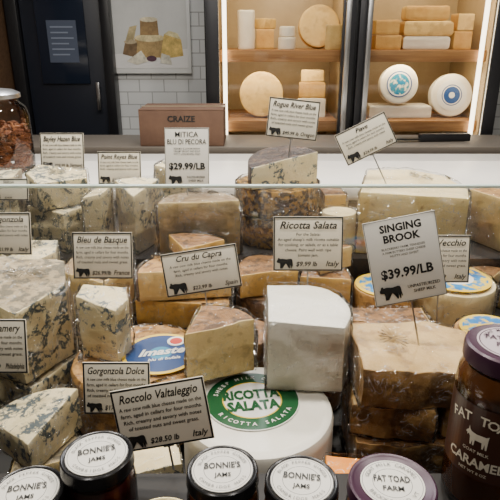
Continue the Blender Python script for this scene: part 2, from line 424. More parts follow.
# poster
P = empty('framed_poster', (-.585, 3.54, 1.385)); info(P, 'white-bordered poster of assorted cheeses hung on tiled wall', 'poster')
pc = lambda n, c: pmat(n, c, .5)
pm = lambda n, c: mottled(n, tuple(x * .55 for x in c), tuple(min(1, x * 1.15) for x in c), 26, .5, 0, k=1)
boxes('frame', [(-.235, .235, -.02, .005, 0, .60)], [pc('poster_white', (.90, .90, .87))], P)
boxes('printed_backdrop', [(-.215, .215, -.0215, -.0201, .03, .58)], [mottled('poster_grey', (.60, .60, .57), (.72, .72, .69), 3, .5, 0, k=1)], P, bev=0)
def flat(name, pts, mat, parent, y):
    bm = bmesh.new(); f = bm.faces.new([bm.verts.new((p[0], y, p[1])) for p in pts]); bmesh.ops.triangulate(bm, faces=[f])
    me = bpy.data.meshes.new(name); bm.to_mesh(me); bm.free(); me.materials.append(mat); return addobj(name, me, parent)
def ell(cx, cz, a, b, n=20): return [(cx + a * math.cos(2 * math.pi * i / n), cz + b * math.sin(2 * math.pi * i / n)) for i in range(n)]
flat('printed_tabletop', [(-.215, .03), (.215, .03), (.215, .14), (-.215, .11)], pc('poster_table', (.82, .80, .77)), P, -.0218)
py = -.022
flat('printed_cheese', [(-.09, .09), (.07, .09), (.08, .2), (-.095, .2)], pm('pc1', (.50, .34, .14)), P, py)
flat('printed_cheese', ell(-.005, .2, .088, .022), pm('pc2', (.8, .66, .35)), P, py - .0004)
flat('printed_cheese', [(.05, .08), (.19, .10), (.18, .19), (.08, .22)], pm('pc3', (.8, .56, .16)), P, py - .0008)
flat('printed_cheese', [(.08, .22), (.18, .19), (.16, .225), (.11, .24)], pm('pc3b', (.9, .75, .4)), P, py - .0009)
flat('printed_cheese', [(-.17, .11), (-.09, .09), (-.08, .17), (-.15, .18)], pm('pc4', (.25, .16, .08)), P, py - .0012)
flat('printed_cheese', ell(-.12, .178, .038, .012), pm('pc4b', (.6, .48, .3)), P, py - .0013)
flat('printed_cheese', [(-.15, .07), (-.09, .05), (-.02, .07), (-.06, .13)], pm('pc5', (.82, .76, .6)), P, py - .0016)
flat('printed_cheese', [(-.06, .215), (.05, .215), (.045, .30), (-.055, .30)], pm('pc6', (.35, .22, .09)), P, py - .0006)
flat('printed_cheese', ell(-.005, .30, .052, .014), pm('pc6b', (.85, .74, .5)), P, py - .0007)
flat('printed_cheese', [(-.15, .18), (-.10, .185), (-.075, .27), (-.12, .26)], pm('pc7', (.62, .50, .26)), P, py - .0003)
flat('printed_cheese', [(.05, .06), (.12, .05), (.11, .1), (.06, .115)], pm('pc8', (.85, .8, .65)), P, py - .002)
flat('printed_grapes', ell(.0, .085, .03, .016), pm('pc10', (.12, .05, .08)), P, py - .0024)

# ------------------------------------------------------------ FRIDGE
FY = 2.9
F = empty('display_fridge', (.51, FY, 0)); info(F, 'tall double glass-door fridge lit inside with cheese on wooden shelves', 'fridge')
CRM = mottled('fridge_lining', (.40, .29, .15), (.56, .43, .24), 2.2, .4, 0, k=1)
W = .73; SH2 = 1.185
boxes('cabinet_body', [(-W, -W + .05, 0, .62, 0, 2.2, 0), (W - .05, W, 0, .62, 0, 2.2, 0), (-W, W, .58, .62, 0, 2.2, 0), (-W, W, 0, .62, 2.1, 2.2, 0), (-W, W, 0, .62, 0, .6, 0),
                       (-W + .05, -W + .06, .03, .58, .6, 2.1, 1), (W - .06, W - .05, .03, .58, .6, 2.1, 1), (-W + .05, W - .05, .57, .58, .6, 2.1, 1),
                       (-.05, .05, 0, .1, .6, 2.1, 0), (-.04, .04, .1, .57, .6, 2.1, 1)], [BLACK, CRM], F)
WOODS = woodmat('light_shelf_wood', (.28, .125, .04), (.46, .24, .085))
for (x0, x1) in ((-.665, -.055), (.055, .665)):
    for zz in (1.53, SH2, .9):
        boxes('shelf', [(x0, x1, .05, .085, zz - .055, zz), (x0, x1, .1, .14, zz - .02, zz)] + [(x0, x1, .15 + k * .1, .24 + k * .1, zz - .02, zz) for k in range(4)], [WOODS], F)
    boxes('lamp_tube', [(x0 + .02 if x0 < 0 else x1 - .04, x0 + .04 if x0 < 0 else x1 - .02, .03, .045, .7, 2.05)], [pmat('tube_glow', (1, .9, .7), .4, 0, (1, .85, .62), 6)], F)
FRM = pmat('dark_metal_frame', (.05, .05, .055), .35, .7)
for (x0, x1, hx) in ((-.72, -.01, -.05), (.01, .72, .05)):
    dd = boxes('fridge_door', [(x0, x0 + .06, -.04, -.005, .62, 2.12), (x1 - .06, x1, -.04, -.005, .62, 2.12), (x0 + .06, x1 - .06, -.04, -.005, 2.05, 2.12), (x0 + .06, x1 - .06, -.04, -.005, .62, .7)], [FRM], F)
    boxes('door_glass', [(x0 + .06, x1 - .06, -.026, -.02, .7, 2.05)], [FRIDGEGLASS], dd, bev=0)
    boxes('handle', [(hx - .012, hx + .012, -.09, -.07, 1.1, 1.9), (hx - .01, hx + .01, -.07, -.04, 1.14, 1.17), (hx - .01, hx + .01, -.07, -.04, 1.82, 1.85)], [STEEL], dd)
for x in (.12, .86):
    for z in (2.05, 1.46):
        l = bpy.data.lights.new('fridge_lamp', 'AREA'); l.shape = 'RECTANGLE'; l.size = .5; l.size_y = .06; l.energy = 3.6 if z > 2 else 1.6; l.color = (1, .80, .50)
        lo = bpy.data.objects.new('fridge_lamp', l); COL.objects.link(lo); lo.location = (x, FY + .12, z); lo.rotation_euler = (rad(25), 0, 0)
gf = 'cheeses in the lit fridge'
def standing(label, x, z, r, t, m, lab=None, y=3.12, lr=.72):
    SEED[0] += 1
    me = solid('cheese', circ(r, 40), t, .006, .001, SEED[0], [m, m])
    o = addobj('cheese', me, None, (x, y, z + r), (rad(82), 0, 0)); info(o, label, 'cheese', gf)
    if lab:
        l = disc_label(o, r * lr, lab, t + .002)
    return o
PY = mottled('pale_yellow_rind', (.70, .48, .19), (.82, .62, .30), 12, .5, .1, c3=(.50, .29, .08), c3scale=14, c3thr=.54, c3mix=.6, k=1.15)
PO = mottled('golden_yellow_rind', (.54, .28, .06), (.70, .43, .13), 12, .5, .1, k=1)
PW = mottled('pale_white_rind', (.80, .74, .60), (.86, .82, .70), 12, .5, .1, k=1)
BLUEINK = pmat('royal_blue_ink', (.02, .08, .28), .4); YEL = pmat('yellow_ink', (.85, .58, .05), .4); REDINK = pmat('red_ink', (.6, .04, .02), .4)
WINK = pmat('white_ink', (.82, .81, .76), .4); GREENINK = pmat('green_ink', (.006, .085, .025), .35)
GB = mottled('green_blue_print', (.02, .16, .38), (.06, .32, .38), 25, .4, 0, c3=(.85, .85, .7), c3scale=40, c3thr=.55, c3mix=1)
fc = lambda lab, o_, h, x, z, m1, m2=None, y=3.12, rot=0, **kw: cheese(lab, o_, h, (x, y, z), rot, m1, m2 or m1, wrap=False, group=gf, name='cheese', amp=.002, rr=kw.get('rr', .006))
standing('large pale yellow cheese wheel standing on edge on wooden shelf', .36, 1.53, .105, .07, PY, y=3.2)
fc('small white cheese round stacked on wooden shelf', circ(.045), .06, .19, 1.53, PW, y=3.08)
fc('small white cheese round stacked on wooden shelf', circ(.04), .05, .19, 1.592, PW, y=3.08)
fc('tall cream cheese cylinder on wooden shelf', circ(.045), .19, -.02, 1.53, PW, y=3.15)
fc('golden cheese block on wooden shelf', rect(.09, .1), .10, .08, 1.53, PY, PO, y=3.2)
fc('pale cheese wedge lying on golden block', sector(.09, 80), .05, .08, 1.632, PW, PY, y=3.2)
fc('cream cheese half wheel on wooden shelf', sector(.05, 180), .12, .43, 1.53, PW, PY, y=3.04)
standing('large pale tan cheese wheel standing on lower wooden shelf', .06, SH2, .115, .07, PY, y=3.12)
fc('brown cheese half wheel on lower wooden shelf', sector(.04, 180), .09, .20, SH2, TANR, TANP)
fc('pale cheese half wheel on lower wooden shelf', sector(.075, 180), .10, .33, SH2, PY, PW)
fc('pale cheese half wheel on top of another', sector(.07, 180), .08, .33, SH2 + .102, PY, PO)
fc('pale cheese half wheel at the top of stack', sector(.06, 180), .06, .33, SH2 + .184, PW, PY)
fc('yellow cheese block with rind on wooden shelf', rect(.13, .12), .07, .71, 1.53, PO)
fc('yellow cheese block with rind on wooden shelf', rect(.12, .12), .07, .70, 1.602, PY, PO)
fc('long orange-yellow wrapped cheese loaf on wooden shelf', rect(.24, .12), .065, .905, 1.53, PY, PW, rr=.014)
fc('long orange-yellow wrapped cheese loaf stacked on another', rect(.25, .12), .07, .91, 1.597, PO, PY, rr=.014)
fc('long yellow wrapped cheese loaf stacked on top', rect(.22, .1), .07, .90, 1.669, PY, PO, rr=.014)
fc('cream cheese block on wooden shelf', rect(.09, .12), .09, 1.09, 1.53, PY, PO)
fc('yellow cheese block on wooden shelf', rect(.08, .12), .08, 1.095, 1.622, PO, PY)
fc('wide flat cream wrapped cheese block on lower shelf', rect(.33, .15), .065, .80, SH2, PW, rr=.01)
standing('white cheese wheel with blue-green printed map label', .78, SH2 + .067, .10, .06, PW, [(.8, GB), (.92, WINK), (1, BLUEINK)], y=3.1, lr=.66)
standing('white cheese wheel with dark blue round emblem', 1.068, SH2, .11, .06, PW, [(.2, WINK), (.55, BLUEINK), (.62, WINK), (.68, BLUEINK), (1, WINK)], y=3.12)

# ------------------------------------------------------------ back cabinet, box, knife
o = boxes('back_counter_cabinet', [(-1.3, 1.7, 2.47, 2.77, 0, 1.105, 0), (-1.32, 1.72, 2.46, 2.79, 1.105, 1.14, 2), (-.6, -.59, 2.46, 2.47, .1, 1.1, 1), (.3, .31, 2.46, 2.47, .1, 1.1, 1)], [DARK, STEEL, pmat('taupe_stone_top', (.14, .12, .10), .45)])
info(o, 'low cabinet with dark stone top before the fridge', 'cabinet')
CARD = mottled('brown_cardboard', (.115, .06, .038), (.155, .085, .052), 8, .8, .1, k=1)
B = empty('cardboard_box', (-.30, 2.60, 1.141)); info(B, 'closed dark brown cardboard box with black printed word', 'box')
boxes('box_body', [(-.185, .185, -.12, .12, 0, .155)], [CARD], B, bev=.003)
boxes('lid_flap', [(-.185, .185, -.12, -.001, .1552, .1582), (-.185, .185, .001, .12, .1552, .1582)], [CARD], B, bev=.001)
lettering('lettering', [('CRAIZE', 0, .106, .036, 'C', 0, .03)], lambda x, y: (x, -.1212, y), INK, B)
boxes('packing_tape', [(-.188, .188, -.02, .02, .1585, .1592)], [pmat('tape', (.25, .18, .11), .3)], B, bev=0)
K = empty('knife', (.80, 2.60, 1.142), (0, 0, rad(4))); info(K, 'long knife with black handle lying on the counter', 'knife')
boxes('handle', [(-.02, .22, -.018, .018, 0, .034)], [BLACK], K, bev=.006)
boxes('blade', [(-.32, -.02, -.022, .022, .008, .016)], [pmat('dark_blade', (.03, .03, .03), .4, .6)], K, bev=.001)

o = boxes('rear_marble_worktop', [(-1.5, 1.9, 1.98, 2.42, 1.08, 1.12, 0), (-1.48, 1.88, 2.0, 2.40, 0, 1.08, 1)], [MARBLE, DARK], bev=.008)
info(o, 'long white marble worktop behind the cheese case', 'counter')
o = boxes('case_top_slab', [(-1.5, 1.9, 1.34, 1.66, 1.215, 1.25, 0)], [MARBLE], bev=.008)
info(o, 'white marble slab topping the back of the cheese case', 'counter top')
CASE = empty('cheese_display_case', (0, 1.0, 0)); info(CASE, 'long dark refrigerated display case with stepped shelves', 'display case')
boxes('case_body', [(-1.5, 1.9, -.75, .62, 0, 1.0, 0), (-1.5, 1.9, .335, .62, 1.0, 1.214, 0)], [DARK], CASE)
boxes('display_deck', [(-1.5, 1.9, -.5, .334, 1.0, 1.03)], [pmat('black_tray', (.02, .02, .02), .5)], CASE)
boxes('display_riser', [(-1.5, 1.9, -.135, .334, 1.031, 1.11)], [DARK], CASE)
boxes('display_riser', [(-1.5, 1.9, .045, .334, 1.1101, 1.18)], [DARK], CASE)
boxes('front_ledge', [(-1.5, 1.9, -.75, -.5, 1.001, 1.14)], [DARK], CASE, bev=.004)
boxes('glass_pane', [(-1.5, 1.9, .030, .036, 1.1105, 1.330)], [CASEGLASS], CASE, bev=0)
boxes('glass_edge', [(-1.5, 1.9, .028, .038, 1.3302, 1.3360)], [pmat('polished_glass_edge', (.70, .84, .78), .2, .0)], CASE, bev=.001)

# nut jar
JX = -.685
J = empty('nut_jar', (JX, 1.52, 1.251)); info(J, 'large clear glass jar of brown nuts with steel lid on marble', 'jar')
me = lathe_mesh('glass_body', [(.001, 0), (.08, 0), (.09, .01), (.092, .03), (.092, .15), (.085, .172), (.07, .185), (.068, .195)], [GLASS])
addobj('glass_body', me, J)
me = lathe_mesh('lid', [(.001, .240), (.012, .236), (.012, .226), (.006, .222), (.06, .214), (.076, .206), (.076, .1955), (.001, .1955)], [STEEL]); addobj('lid', me, J)
bm = bmesh.new()
for i in range(560):
    a = random.uniform(0, 6.283); z = random.uniform(.012, .122); r = .079 * math.sqrt(random.uniform(.6, 1)) if z < .108 else .079 * math.sqrt(random.random())
    q = bmesh.ops.create_icosphere(bm, subdivisions=1, radius=.0085)
    M = Matrix.Translation((r * math.cos(a), r * math.sin(a), z)) @ Matrix.Rotation(random.uniform(0, 3), 4, random.choice('XYZ')) @ Matrix.Diagonal((1.5, .8, .6, 1))
    bmesh.ops.transform(bm, matrix=M, verts=q['verts'])
me = bpy.data.meshes.new('nuts'); bm.to_mesh(me); bm.free(); fin(me, [mottled('nut_brown', (.20, .06, .025), (.42, .17, .06), 60, .45, .3, k=1)])
o = addobj('nuts', me, None, (JX, 1.52, 1.253)); info(o, 'heap of glossy brown nuts filling the glass jar', 'nuts', kind='stuff')

# ------------------------------------------------------------ CHEESES
Z1, Z2, Z3 = 1.031, 1.111, 1.181
gb = 'cheeses on the back tier'; gm = 'cheeses on the middle tier'; g1 = 'cheeses in the front row'
irr = lambda w, d, s, tags=(1, 1, 0, 0, 1): dens([(-w * .5, -d * (.5 - s)), (w * .45, -d * .5), (w * .5, d * .15), (w * .38, d * .5), (-w * .46, d * .42)], list(tags))
def corner(w, d, fx=.6, tags=(1, 1, 0, 0)):
    """cut block whose sharp front corner points to the shopper"""
    return dens([(-w * .5, d * .0), (-w * .5 + w * fx, -d * .5), (w * .5, d * .05), (w * .42, d * .5), (-w * .42, d * .5)], [tags[0], tags[1], tags[2], tags[3], tags[2]])
cheese('tall pale yellow cheese wedge with flat holey face in wrap', dens([(-.112, -.06), (.10, -.075), (.115, -.02), (.09, .06), (.02, .095), (-.07, .08)], [1, 1, 0, 0, 0, 0]), .132, (.332, 1.145, Z3), 0, CREAMR, SPECKP, group=gb, slope=(-.04, .10), tuft=(.03, .02), amp=.0008)
cheese('flat cheese wheel in brown patterned foil', circ(.092), .062, (.06, 1.185, Z3), 0, FOIL, FOIL, group=gb)
cheese('flat cheese wheel in brown patterned foil', circ(.088), .058, (.058, 1.18, Z3 + .066), 0, FOIL, FOIL, group=gb)
cheese('blue cheese half wheel with dark leaf-wrapped rind', sector(.074, 180, 1.2), .06, (.055, 1.165, Z3 + .128), 22, DARKR, BLUEP, group=gb, slope=(.15, .1), wrap=False)
cheese('thick tan half wheel with grey-brown rind in plastic wrap', sector(.08, 180), .115, (-.105, 1.095, Z3), 8, GREYR, BEIGEP, rr=.004, group=gb, tuft=(.01, .005))
cheese('blue cheese half wheel in wrap behind tan half wheel', corner(.10, .1, .7), .145, (-.165, 1.245, Z3), -5, BLUER, BLUEP, top=1, group=gb)
cheese('pointed blue-veined cheese wedge in plastic wrap', sector(.105, 52), .13, (-.235, 1.115, Z3), 6, BLUER, BLUEP, top=1, group=gb, slope=(0, .12))
cheese('narrow blue-veined cheese slice beside wedge', irr(.042, .09, .1), .12, (-.313, 1.12, Z3), -4, BLUER, BLUEP, top=1, group=gb, slope=(.25, 0))
cheese('large sharp-cut blue cheese wedge heavily marbled in wrap', corner(.125, .12, .75), .085, (-.405, 1.13, Z3), 0, BLUER, BLUEP2, top=1, group=gb)
cheese('large blue cheese wedge stacked on another', corner(.12, .115, .3), .06, (-.40, 1.135, Z3 + .088), 6, BLUER, BLUEP2, top=1, group=gb, slope=(-.12, .1), tuft=(0, .01))
cheese('large sharp-cut blue cheese wedge heavily marbled in wrap', corner(.14, .12, .4), .14, (-.555, 1.13, Z3), -6, BLUER, BLUEP2, top=1, group=gb, slope=(.1, .1))
cheese('small pale cheese round in plastic wrap', circ(.034), .085, (.182, 1.09, Z3), 0, CREAMR, CREAMR, group=gb)
cheese('tan cheese wedge with brown rind in wrap', sector(.1, 80), .11, (.53, 1.13, Z3), -15, TANR, BEIGEP, group=gb)
cheese('brown-rinded cheese block behind small round', rect(.045, .07), .1, (.180, 1.195, Z3), 5, BROWNR, TANP, group=gb)
# middle tier
cheese('brown-rinded cheese wedge with pale crumbly face', corner(.13, .12, .7), .10, (-.277, .925, Z2), 0, GREYR, BEIGEP, group=gm, amp=.003, slope=(.1, .1))
cheese('flat tan half wheel in plastic wrap', sector(.083, 180, 1.1), .05, (-.115, .93, Z2), -6, TANR, TANP, group=gm)
cheese('flat tan half wheel stacked on another in wrap', sector(.08, 180, 1.1), .055, (-.119, .935, Z2 + .054), 8, TANR, BEIGEP, group=gm, tuft=(-.03, 0))
cheese('thin tan wedge leaning on stacked half wheels', sector(.085, 80), .028, (-.105, .95, Z2 + .114), -15, BROWNR, TANP, group=gm)
cheese('white wrapped cheese block beside blue cheese', corner(.10, .10, .6, (1, 1, 1, 1)), .12, (-.405, .945, Z2), 0, CREAMR, BLUEP, top=1, group=gm, slope=(0, .15), tuft=(0, .01))
cheese('blue-veined cheese block in clear wrap', corner(.11, .11, .7), .14, (-.52, .95, Z2), -4, BLUER, BLUEP2, top=1, group=gm)
cheese('dark brown cheese wheel with rough rind', circ(.055), .05, (.028, .95, Z2), 0, BROWNR, BROWNR, group=gm, amp=.003)
cheese('dark brown cheese half wheel stacked on another', sector(.053, 180, 1.6), .045, (.024, .95, Z2 + .053), 14, BROWNR, TANP, group=gm, amp=.003)
cheese('tan cheese half wheel with brown rind', sector(.045, 180, 1.7), .085, (.140, .95, Z2), -8, BROWNR, TANP, group=gm)
cheese('brown-rinded wedge lying on tan half wheel', sector(.075, 60), .04, (.142, .955, Z2 + .087), -25, BROWNR, BEIGEP, group=gm)
YW = cheese('flat cheese round with ornate blue and yellow label', circ(.054), .065, (.243, .925, Z2), 5, TANR, TANR, group=gm, wrap=False)
m6 = cheese('flat tan cheese wheel with ornate blue and yellow label', circ(.070), .070, (.375, .935, Z2), 0, CREAMR, CREAMR, group=gm)
cheese('brown cheese wedge standing behind labelled wheel', sector(.06, 65), .06, (.465, 1.0, Z2), -10, BROWNR, BEIGEP, group=gm)
cheese('pale tan cheese wedge in crumpled wrap', sector(.09, 80), .135, (.535, .945, Z2), 5, TANR, BEIGEP, group=gm, slope=(.1, 0), tuft=(0, .01))
# front row
ric = cheese('whole white cheese wheel with round green label', circ(.102), .100, (.011, .632, Z1), 0, WHITEP, WHITEP, rr=.010, amp=.0006, wrap=False, group=g1)
wh = [(0, .004), (.04, 0), (.104, -.006)] + [(.072 + .05 * math.cos(t), .052 + .066 * math.sin(t)) for t in [rad(a) for a in (-40, -28, -15, -2, 12, 25, 40, 55, 70)]] + [(.07, .120), (.004, .112)]
cheese('smooth white wedge cut from a pressed white wheel', dens(wh, [1] * len(wh)), .106, (.083, .720, Z1 + .1035), 2, WHITEP, WHITEP, rr=.0012, amp=.0010, wrap=True, group=g1, slope=(-.07, .05), taper=.03)
cheese('small brown cheese round supporting white wedge', circ(.043), .100, (.108, .785, Z1), 0, BROWNR, BROWNR, group=g1)
broad = lambda w, d: dens([(-w * .5, -d * .40), (-w * .12, -d * .47), (w * .05, -d * .44), (w * .48, -d * .5), (w * .5, d * .3), (w * .2, d * .5), (-w * .48, d * .42)], [1, 1, 1, 1, 0, 0, 1])
cheese('broad brown cheese slab with rough rind in wrap', broad(.172, .135), .058, (.228, .665, Z1), 2, BROWNR, GOLDF, group=g1, amp=.004)
cheese('narrow mottled brown cheese slab in middle of stack', broad(.106, .125), .048, (.194, .668, Z1 + .063), -4, GTOP, GOLDF, group=g1, amp=.004)
cheese('small rough cheese wedge beside slab in stack', broad(.058, .12), .046, (.283, .666, Z1 + .063), 5, GTOP, GOLDF, group=g1, amp=.004)
cheese('broad tan cheese slab on top of stack in wrap', broad(.172, .135), .056, (.228, .668, Z1 + .115), 3, GTOP, GOLDF, group=g1, amp=.003, slope=(-.05, .05), tuft=(-.03, .01))
cheese('brown cheese block in plastic wrap', rect(.12, .055), .145, (.225, .808, Z1), 0, BROWNR, TANP, group=g1)
m7 = cheese('tall cheese wheel with ornate blue and yellow label', circ(.055), .125, (.385, .79, Z1), 0, TANR, TANR, group=g1)
cheese('tan cheese wedge beside tall caramel jar', sector(.09, 70), .15, (.375, .67, Z1), -10, BROWNR, TANP, group=g1)
lw = cheese('tan cheese wheel with blue round label in wrap', circ(.103), .112, (-.168, .745, Z1), 0, TANR, TANR, rr=.010, group=g1, amp=.0022)
cheese('tan cheese wedge with ridged brown rind in wrap', sector(.1, 60), .080, (-.056, .70, Z1 + .1135), -38, BROWNR, BEIGEP, group=g1, amp=.003, slope=(.1, 0))
cheese('small blue-veined cheese wedge standing on wheel', dens([(-.036, -.008), (.022, -.030), (.036, .004), (.03, .03), (-.034, .024)], [1, 1, 0, 0, 1]), .096, (-.217, .745, Z1 + .1135), 0, GREYR, BLUEP, top=1, group=g1, amp=.0026, slope=(-.15, .2))
cheese('large blue cheese wedge at bottom of stack', corner(.18, .15, .8), .098, (-.366, .75, Z1), 0, BLUER, BLUEP2, group=g1, amp=.003)
cheese('large sharp-cut blue cheese wedge on top of stack', corner(.18, .145, .72), .13, (-.366, .75, Z1 + .101), 4, BLUER, BLUEP2, top=0, group=g1, amp=.003, slope=(-.12, .15), tuft=(.03, .02))
cheese('blue-veined cheese wedge in crumpled wrap beside jars', sector(.095, 75), .06, (-.275, .59, Z1), -30, BLUER, BEIGEP, group=g1)
cheese('blue-veined wedge stacked on another wedge', sector(.095, 75), .05, (-.28, .592, Z1 + .063), 15, BLUER, BLUEP2, group=g1, slope=(.2, .1), top=1)
cheese('small crumpled plastic-wrapped cheese piece', rect(.07, .045), .08, (-.125, .556, Z1), 15, CREAMR, BLUEP, amp=.005, group=g1)
cheese('small orange cheese piece in plastic wrap', rect(.05, .03), .09, (.115, .530, Z1), -8, ORANGEP, ORANGEP, group=g1)
cheese('dark brown cheese round in plastic wrap', circ(.044), .12, (-.005, .80, Z1), 0, BROWNR, BROWNR, group=g1)

L1 = disc_label(ric, .065, [(.60, WINK), (.63, YEL), (.98, GREENINK), (1, WINK)], .1020, -.008, .012, 8)
mpz = lambda x, y: (x, y, .0008)
lettering('lettering', [('RICOTTA', 0, .002, .027, 'C', 0, .05, 0, .079), ('SALATA', 0, -.023, .027, 'C', 0, .05, 0, .072)], mpz, GREENINK, L1)
lettering('ring_lettering', arc_items('SHEEP MILK CHEESE', .048, .009, 90, 9) + arc_items('RICOTTA SALATA', .056, .009, -90, 9, inward=True), mpz, WINK, L1)
NAVYINK = pmat('navy_label_ink', (.012, .05, .18), .35); ORINK = pmat('orange_ink', (.8, .2, .04), .4); CYAN = pmat('cyan_ink', (.03, .25, .42), .4)
L2 = disc_label(lw, .058, [(.3, CYAN), (.9, NAVYINK), (1, YEL)], .1180, .032, -.006, 12)
lettering('lettering', [('Imaste', .002, -.006, .026, 'C', .4, .035, 0, .08), ('blu di bufala', .004, -.022, .010, 'C', .3, .015, 0, .06)], mpz, WINK, L2)
disc_label(L2, .014, [(.7, REDINK), (1, WINK)], .0014, .026, .028, name='badge')
disc_label(m6, .062, [(.22, REDINK), (.3, YEL), (.5, WINK), (.9, MAPW), (1, YEL)], .0765)
disc_label(m7, .048, [(.25, WINK), (.35, YEL), (.9, MAPW), (1, YEL)], .1315)
disc_label(YW, .052, [(.3, REDINK), (.4, WINK), (.85, MAPW), (1, YEL)], .0675)

# ------------------------------------------------------------ SIGNS
GEN = ['A raw cow milk blue cheese made on the', 'farm, aged in cellars for four months.', 'Rich, creamy and savory with notes', 'of toasted nuts and sweet grass.']
sign((-.409, 1.215, 1.363), .095, .08, 'Bayley Hazen Blue', GEN, '$29.99 lb', 'Vermont', label='small cream card naming a blue cheese, upright above blue wedges')
sign((-.279, 1.18, 1.335), .092, .069, 'Point Reyes Blue', GEN[:3], '$25.99 lb', 'CA', label='small cream card naming a blue cheese beside a veined wedge')
sign((-.127, 1.12, 1.369), .089, .119, ['MITICA', 'BLU DI PECORA'], ['SHEEP MILK BLUE FROM SARDINIA', 'CREAMY, BRIGHT AND BOLD', 'WITH A LONG MINERAL FINISH'], '$29.99/LB', ['PASTEURIZED', 'SHEEP MILK'], style='P', tb=.004, label='tall white card with bold price and cow emblem')
sign((.087, 1.15, 1.442), .103, .078, 'Rogue River Blue', GEN, '$49.99 lb', 'Oregon', roll=-6, label='cream card on tall stake above dark leaf-rinded blue cheese')
sign((.237, 1.15, 1.402), .112, .068, 'Piave', GEN[:3], '$24.99 lb', 'Italy', roll=26, label='cream card tilted steeply on stake over tall pale wedge')
sign((-.405, .875, 1.293), .085, .07, 'Gorgonzola', GEN[:3], '$21.99 lb', 'Italy', label='cream card standing over white wrapped block')
sign((-.465, 1.05, 1.322), .075, .042, 'Stilton', GEN[:2], '$24.99', '', stake=.03, label='small cream card just behind the case glass')
sign((-.242, .855, 1.262), .098, .077, 'Bleu de Basque', GEN, '$26.99/lb', 'France', label='cream card with dark border describing a French blue cheese')
sign((-.078, .825, 1.248), .122, .07, 'Cru du Capra', GEN[:3], '$23.99 lb', 'Spain', roll=9, label='cream card tilted, standing over flat tan half wheels')
sign((.0925, .835, 1.29), .111, .087, 'Ricotta Salata', ['For the Salata:', 'An aged sheep\'s milk ricotta suitable', 'for cooking, or salads, or as a table', 'cheese. Pairs well with ripe', 'tomato jam.'], '$9.99 lb', 'Italy', label='cream card naming the pressed white cheese behind white chunk')
sign((.209, .70, 1.318), .098, .116, ['SINGING', 'BROOK'], ['BLACKBERRY FARM, TENNESSEE', 'A FIRM BUTTERY SHEEP CHEESE', 'NUTTY AND SWEET'], '$39.99/LB', ['UNPASTEURIZED', 'SHEEP MILK'], roll=11, style='P', tb=.035, label='large white card with bold price planted in tan slab')
sign((.316, .865, 1.252), .1, .08, 'Piave Vecchio', GEN, '$19.99', 'Italy', label='cream card partly behind the large white price card')
sign((-.335, .635, 1.222), .09, .072, 'Rogue Creamery', GEN, '$28.99', 'Philadelphia', stake=.05, label='cream card in front of stacked blue wedges')
sign((-.169, .60, 1.182), .085, .068, 'Gorgonzola Dolce', GEN, '$17.99 lb', 'Italy', stake=.08, label='cream card in front of tan labelled wheel')
sign((-.0965, .51, 1.210), .104, .072, 'Roccolo Valtaleggio', GEN, '$28.50 lb', 'Italy', roll=10, stake=.03, label='tilted cream card standing behind small jam jars')

# ------------------------------------------------------------ JARS
PURPLE = pmat('purple_lid', (.045, .013, .035), .35, .1)
GUN = pmat('black_lid', (.02, .02, .022), .25, .5)
LABW = pmat('lid_paper', (.66, .63, .56), .35); LINEK = pmat('grey_ink', (.12, .12, .12), .5)
def jar(x, y, zt, r, hgt, lidm, labm, content, lines, arc, label, facing=0, lr=.84, lw_=1.0):
    e = empty('preserve_jar', (x, y, zt - hgt)); info(e, label, 'jar', 'small jars along the ledge')
    h = hgt; b = r * 1.02
    me = lathe_mesh('glass_body', [(.001, 0), (b * .85, 0), (b * .97, .004), (b, .01), (b, h - .03), (b * .96, h - .022), (r * .93, h - .018), (r * .93, h - .006)], [GLASS]); addobj('glass_body', me, e)
    me = lathe_mesh('contents', [(.001, .003), (b * .84, .003), (b * .955, .008), (b * .96, h - .032), (r * .88, h - .022), (.001, h - .021)], [content]); addobj('contents', me, e)
    me = lathe_mesh('lid', [(r * .5, h - .014), (r, h - .014), (r * 1.015, h - .012), (r, h - .010), (r, h - .003), (r * .985, h - .0008), (r * .95, h), (r * .88, h - .0006), (r * .86, h - .0012), (.0005, h - .0012)], [lidm], 64); addobj('lid', me, e)
    l = disc_label(e, r * lr, [(.60, labm), (.62, LINEK), (.93, labm), (.95, LINEK), (1, labm)] if arc else [(.93, labm), (.96, LINEK), (1, labm)], h - .0003, rot=facing, name='lid_label')
    it = [(s, 0, yy, sz, 'C', 0, .02, 0, r * lw_) for (s, yy, sz) in lines]
    lettering('lettering', it, mpz, INK, l)
    if arc:
        ai = arc_items(arc[0], r * lr * .74, r * .14, 90, 150 / len(arc[0]), .0) + (arc_items(arc[1], r * lr * .86, r * .14, -90, 130 / len(arc[1]), .0, True) if len(arc) > 1 else [])
        lettering('ring_lettering', ai, mpz, LINEK, l)
    return e
JAM = pmat('dark_red_jam', (.08, .01, .012), .25, coat=.5); AMB = pmat('amber_jam', (.35, .12, .02), .25, coat=.5)
GRN = pmat('olive_jam', (.12, .09, .03), .25, coat=.5)
bl = [('BONNIE\'S', .001, .0105), ('JAMS', -.010, .007)]
ba = ['BLACK PEPPER GINGER', 'CAMBRIDGE MASS']
jar(-.145, .425, 1.231, .034, .09, GUN, LABW, JAM, bl, ba, 'small dark jam jar with white printed lid', 15)
jar(-.026, .418, 1.219, .034, .078, GUN, LABW, AMB, bl, ba, 'small jam jar with black-rimmed white printed lid', 4)
jar(.0475, .405, 1.218, .034, .077, GUN, LABW, GRN, bl, ba, 'small jam jar with black-rimmed white printed lid', -8)
jar(.133, .410, 1.210, .041, .069, PURPLE, LABW, AMB, [('FAT TOAD', .001, .011), ('FARM', -.010, .008)], ['GOAT MILK CARAMEL', 'BROOKFIELD VT'], 'squat caramel jar with purple lid and white label', -5, lr=.72, lw_=.82)
jar(-.205, .40, 1.210, .034, .069, GUN, LABW, JAM, bl, ba, 'small jam jar with white printed lid', 10)
